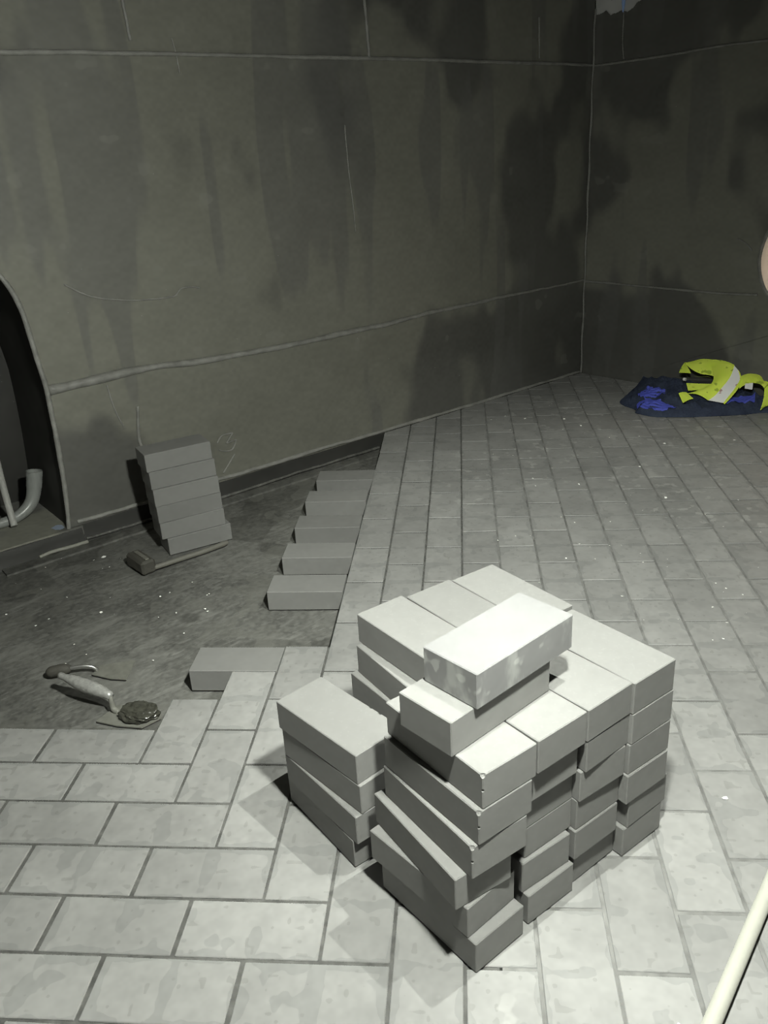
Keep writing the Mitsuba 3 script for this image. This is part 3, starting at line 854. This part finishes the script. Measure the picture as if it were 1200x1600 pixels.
# clear bottle with white cap, held in the folds of the vest
used['bottle'] = 0
tag('bottle', 'clear plastic bottle with white cap lying in the folds of the vest', 'bottle')
a0, a1 = np.array([16.17, 21.72, .86]), np.array([16.98, 20.98, .98])
ax = a1 - a0; ln = np.linalg.norm(ax); ax /= ln
prof = [(0.0, .06), (.06, .06), (.06, .16), (.075, .17), (.13, .26), (.15, .34), (.15, ln - .06), (.13, ln), (.0, ln)]
bm = lathe([(r * S, z * S) for r, z in prof], 20)
R_ = trimesh.geometry.align_vectors([0, 0, 1], ax)
bm.apply_transform(R_); bm.apply_translation(a0 * S)
put('bottle__body', bm, 'm_bottle', smooth=40)
cp = lathe([(0, 0), (.07 * S, 0), (.07 * S, .10 * S), (0, .10 * S)], 16)
cp.apply_transform(R_); cp.apply_translation((a0 - ax * .045) * S)
k = put('bottle__cap', cp, 'm_white', smooth=40); tag(k, 'white cap')

# ------------------------------------------------------------------ white pole in the near right corner
A, B = np.array([8.98, -7.35, .112]), np.array([14.6, 1.35, .112])
k = put('pole', tube(np.array([A + (B - A) * t for t in np.linspace(0, 1, 14)]) * S, .108 * S, 20), 'm_white_pipe', smooth=40)
tag(k, 'long white pole lying on the floor in the near right corner', 'pole')

# ------------------------------------------------------------------ dried mortar crumbs
jac = sg.Polygon([CO + a * t2 + b * n2 for a, b in jout.exterior.coords]).buffer(.2)
def crumbs(n, area, z, smin, smax, seed, ok):
    gg = np.random.default_rng(seed); ms = []
    while len(ms) < n:
        x, y = gg.uniform(area[0], area[1]), gg.uniform(area[2], area[3])
        if not ok(x, y): continue
        s = gg.uniform(smin, smax) * (1 if gg.random() < .85 else 2.0)
        c = trimesh.creation.icosphere(subdivisions=0, radius=1.0)
        c.vertices = c.vertices * gg.uniform(.5, 1.2, (len(c.vertices), 1)) * np.array([s, s * gg.uniform(.4, 1), s * .4])
        c.apply_transform(trimesh.transformations.rotation_matrix(gg.uniform(0, 6.28), [0, 0, 1]))
        c.apply_translation((x, y, z + s * .12)); ms.append(c)
    m = trimesh.util.concatenate(ms); m.apply_scale(S); return m
k = put('mortar_crumbs', crumbs(170, (8, 21, -6, 22), .0, .012, .035, 5, lambda x, y: INNER.buffer(-.3).contains(sg.Point(x, y)) and not jac.contains(sg.Point(x, y)) and not (5.3 < x < 10.6 and -5.3 < y < 1) and not (sg.Point(x, y).distance(sg.LineString([A[:2], B[:2]])) < .3)), 'm_chips')
tag(k, 'tiny white crumbs of dried mortar scattered over the laid brick floor', 'debris', kind='stuff')
k = put('plaster_flakes', crumbs(46, (-6, .5, 3, 12.5), ZSUB + .01, .010, .042, 6, lambda x, y: INNER.buffer(-.3).contains(sg.Point(x, y)) and not (-2.2 < x < .2 and 7.3 < y < 11.2)), 'm_chips')
tag(k, 'small white flakes scattered on the bare dark slab at left', 'debris', kind='stuff')

# ------------------------------------------------------------------ the two hanging work lamps and the globe in the access pipe
x, y, z = LAMP_AT
key = num('work_lamp')
tag(key, 'LED floodlight panel hanging above the frame, turned towards the left wall', 'lamp')
ld_ = np.array(LAMP_DIR) / np.linalg.norm(LAMP_DIR)
lx_ = np.cross([0, 0, 1.0], ld_); lx_ /= np.linalg.norm(lx_); ly_ = np.cross(ld_, lx_)
lc_ = np.array([x, y, z]) * S
V = np.array([lc_ + a * .05 * lx_ + b * .035 * ly_ for a, b in ((-1, -1), (1, -1), (1, 1), (-1, 1))])
d = mikit.ply((V, [(0, 1, 2, 3)]), 'm_white')
d['emitter'] = {'type': 'area', 'radiance': {'type': 'rgb', 'value': [LAMP_POWER * c for c in LAMP_RGB]}}
scene[key + '__panel'] = d
hb = cbox(.13, .095, .035, .006); hb.apply_translation((-.065, -.0475, -.037))
M4 = np.eye(4); M4[:3, :3] = np.stack([lx_, ly_, ld_], 1); M4[:3, 3] = lc_
hb.apply_transform(M4)
scene[key + '__housing'] = mikit.ply(hb, 'm_lamp_body')
scene[key + '__cable'] = mikit.ply(tube(np.array([lc_ / S - ld_ * .3, [x + .3, y, 16], [x + .3, y, ZTOP]]) * S, .005, 8), 'm_lamp_body', smooth=40)
x, y, z = SPOT_AT
key = num('spot_lamp')
tag(key, 'dark cone-shaded spot lamp hanging from the ceiling above the brick pile', 'lamp')
sh_ = lathe([(.004, .10), (.02, .10), (.028, .06), (.055, -.02), (.052, -.02), (.025, .056), (.0, .06)], 28)
sh_.apply_translation(np.array([x, y, z]) * S)
scene[key + '__shade'] = mikit.ply(sh_, 'm_lamp_body', smooth=30)
scene[key + '__cable'] = mikit.ply(tube(np.array([[x, y, z + .8], [x, y, ZTOP]]) * S, .004, 8), 'm_lamp_body', smooth=40)
o_ = np.array([x, y, z - .4]) * S
scene['spot_beam'] = {'type': 'spot', 'to_world': T().look_at(origin=o_.tolist(), target=(np.array(SPOT_TO) * S).tolist(), up=[0, 1, 0]),
                      'intensity': {'type': 'rgb', 'value': [SPOT_POWER * c for c in LAMP_RGB]}, 'cutoff_angle': 42.5, 'beam_width': 31.0}
key = num('pipe_lamp')
tag(key, 'warm globe lamp inside the round access pipe of the right wall', 'lamp')
gl = trimesh.creation.icosphere(subdivisions=3, radius=.04)
gl.apply_translation(W2(MH_S + .9, MH_Z + 1.2, -3.0))
d = mikit.ply(gl, 'm_white', smooth=True)
d['emitter'] = {'type': 'area', 'radiance': {'type': 'rgb', 'value': [55.0, 46.0, 38.0]}}
scene[key] = d
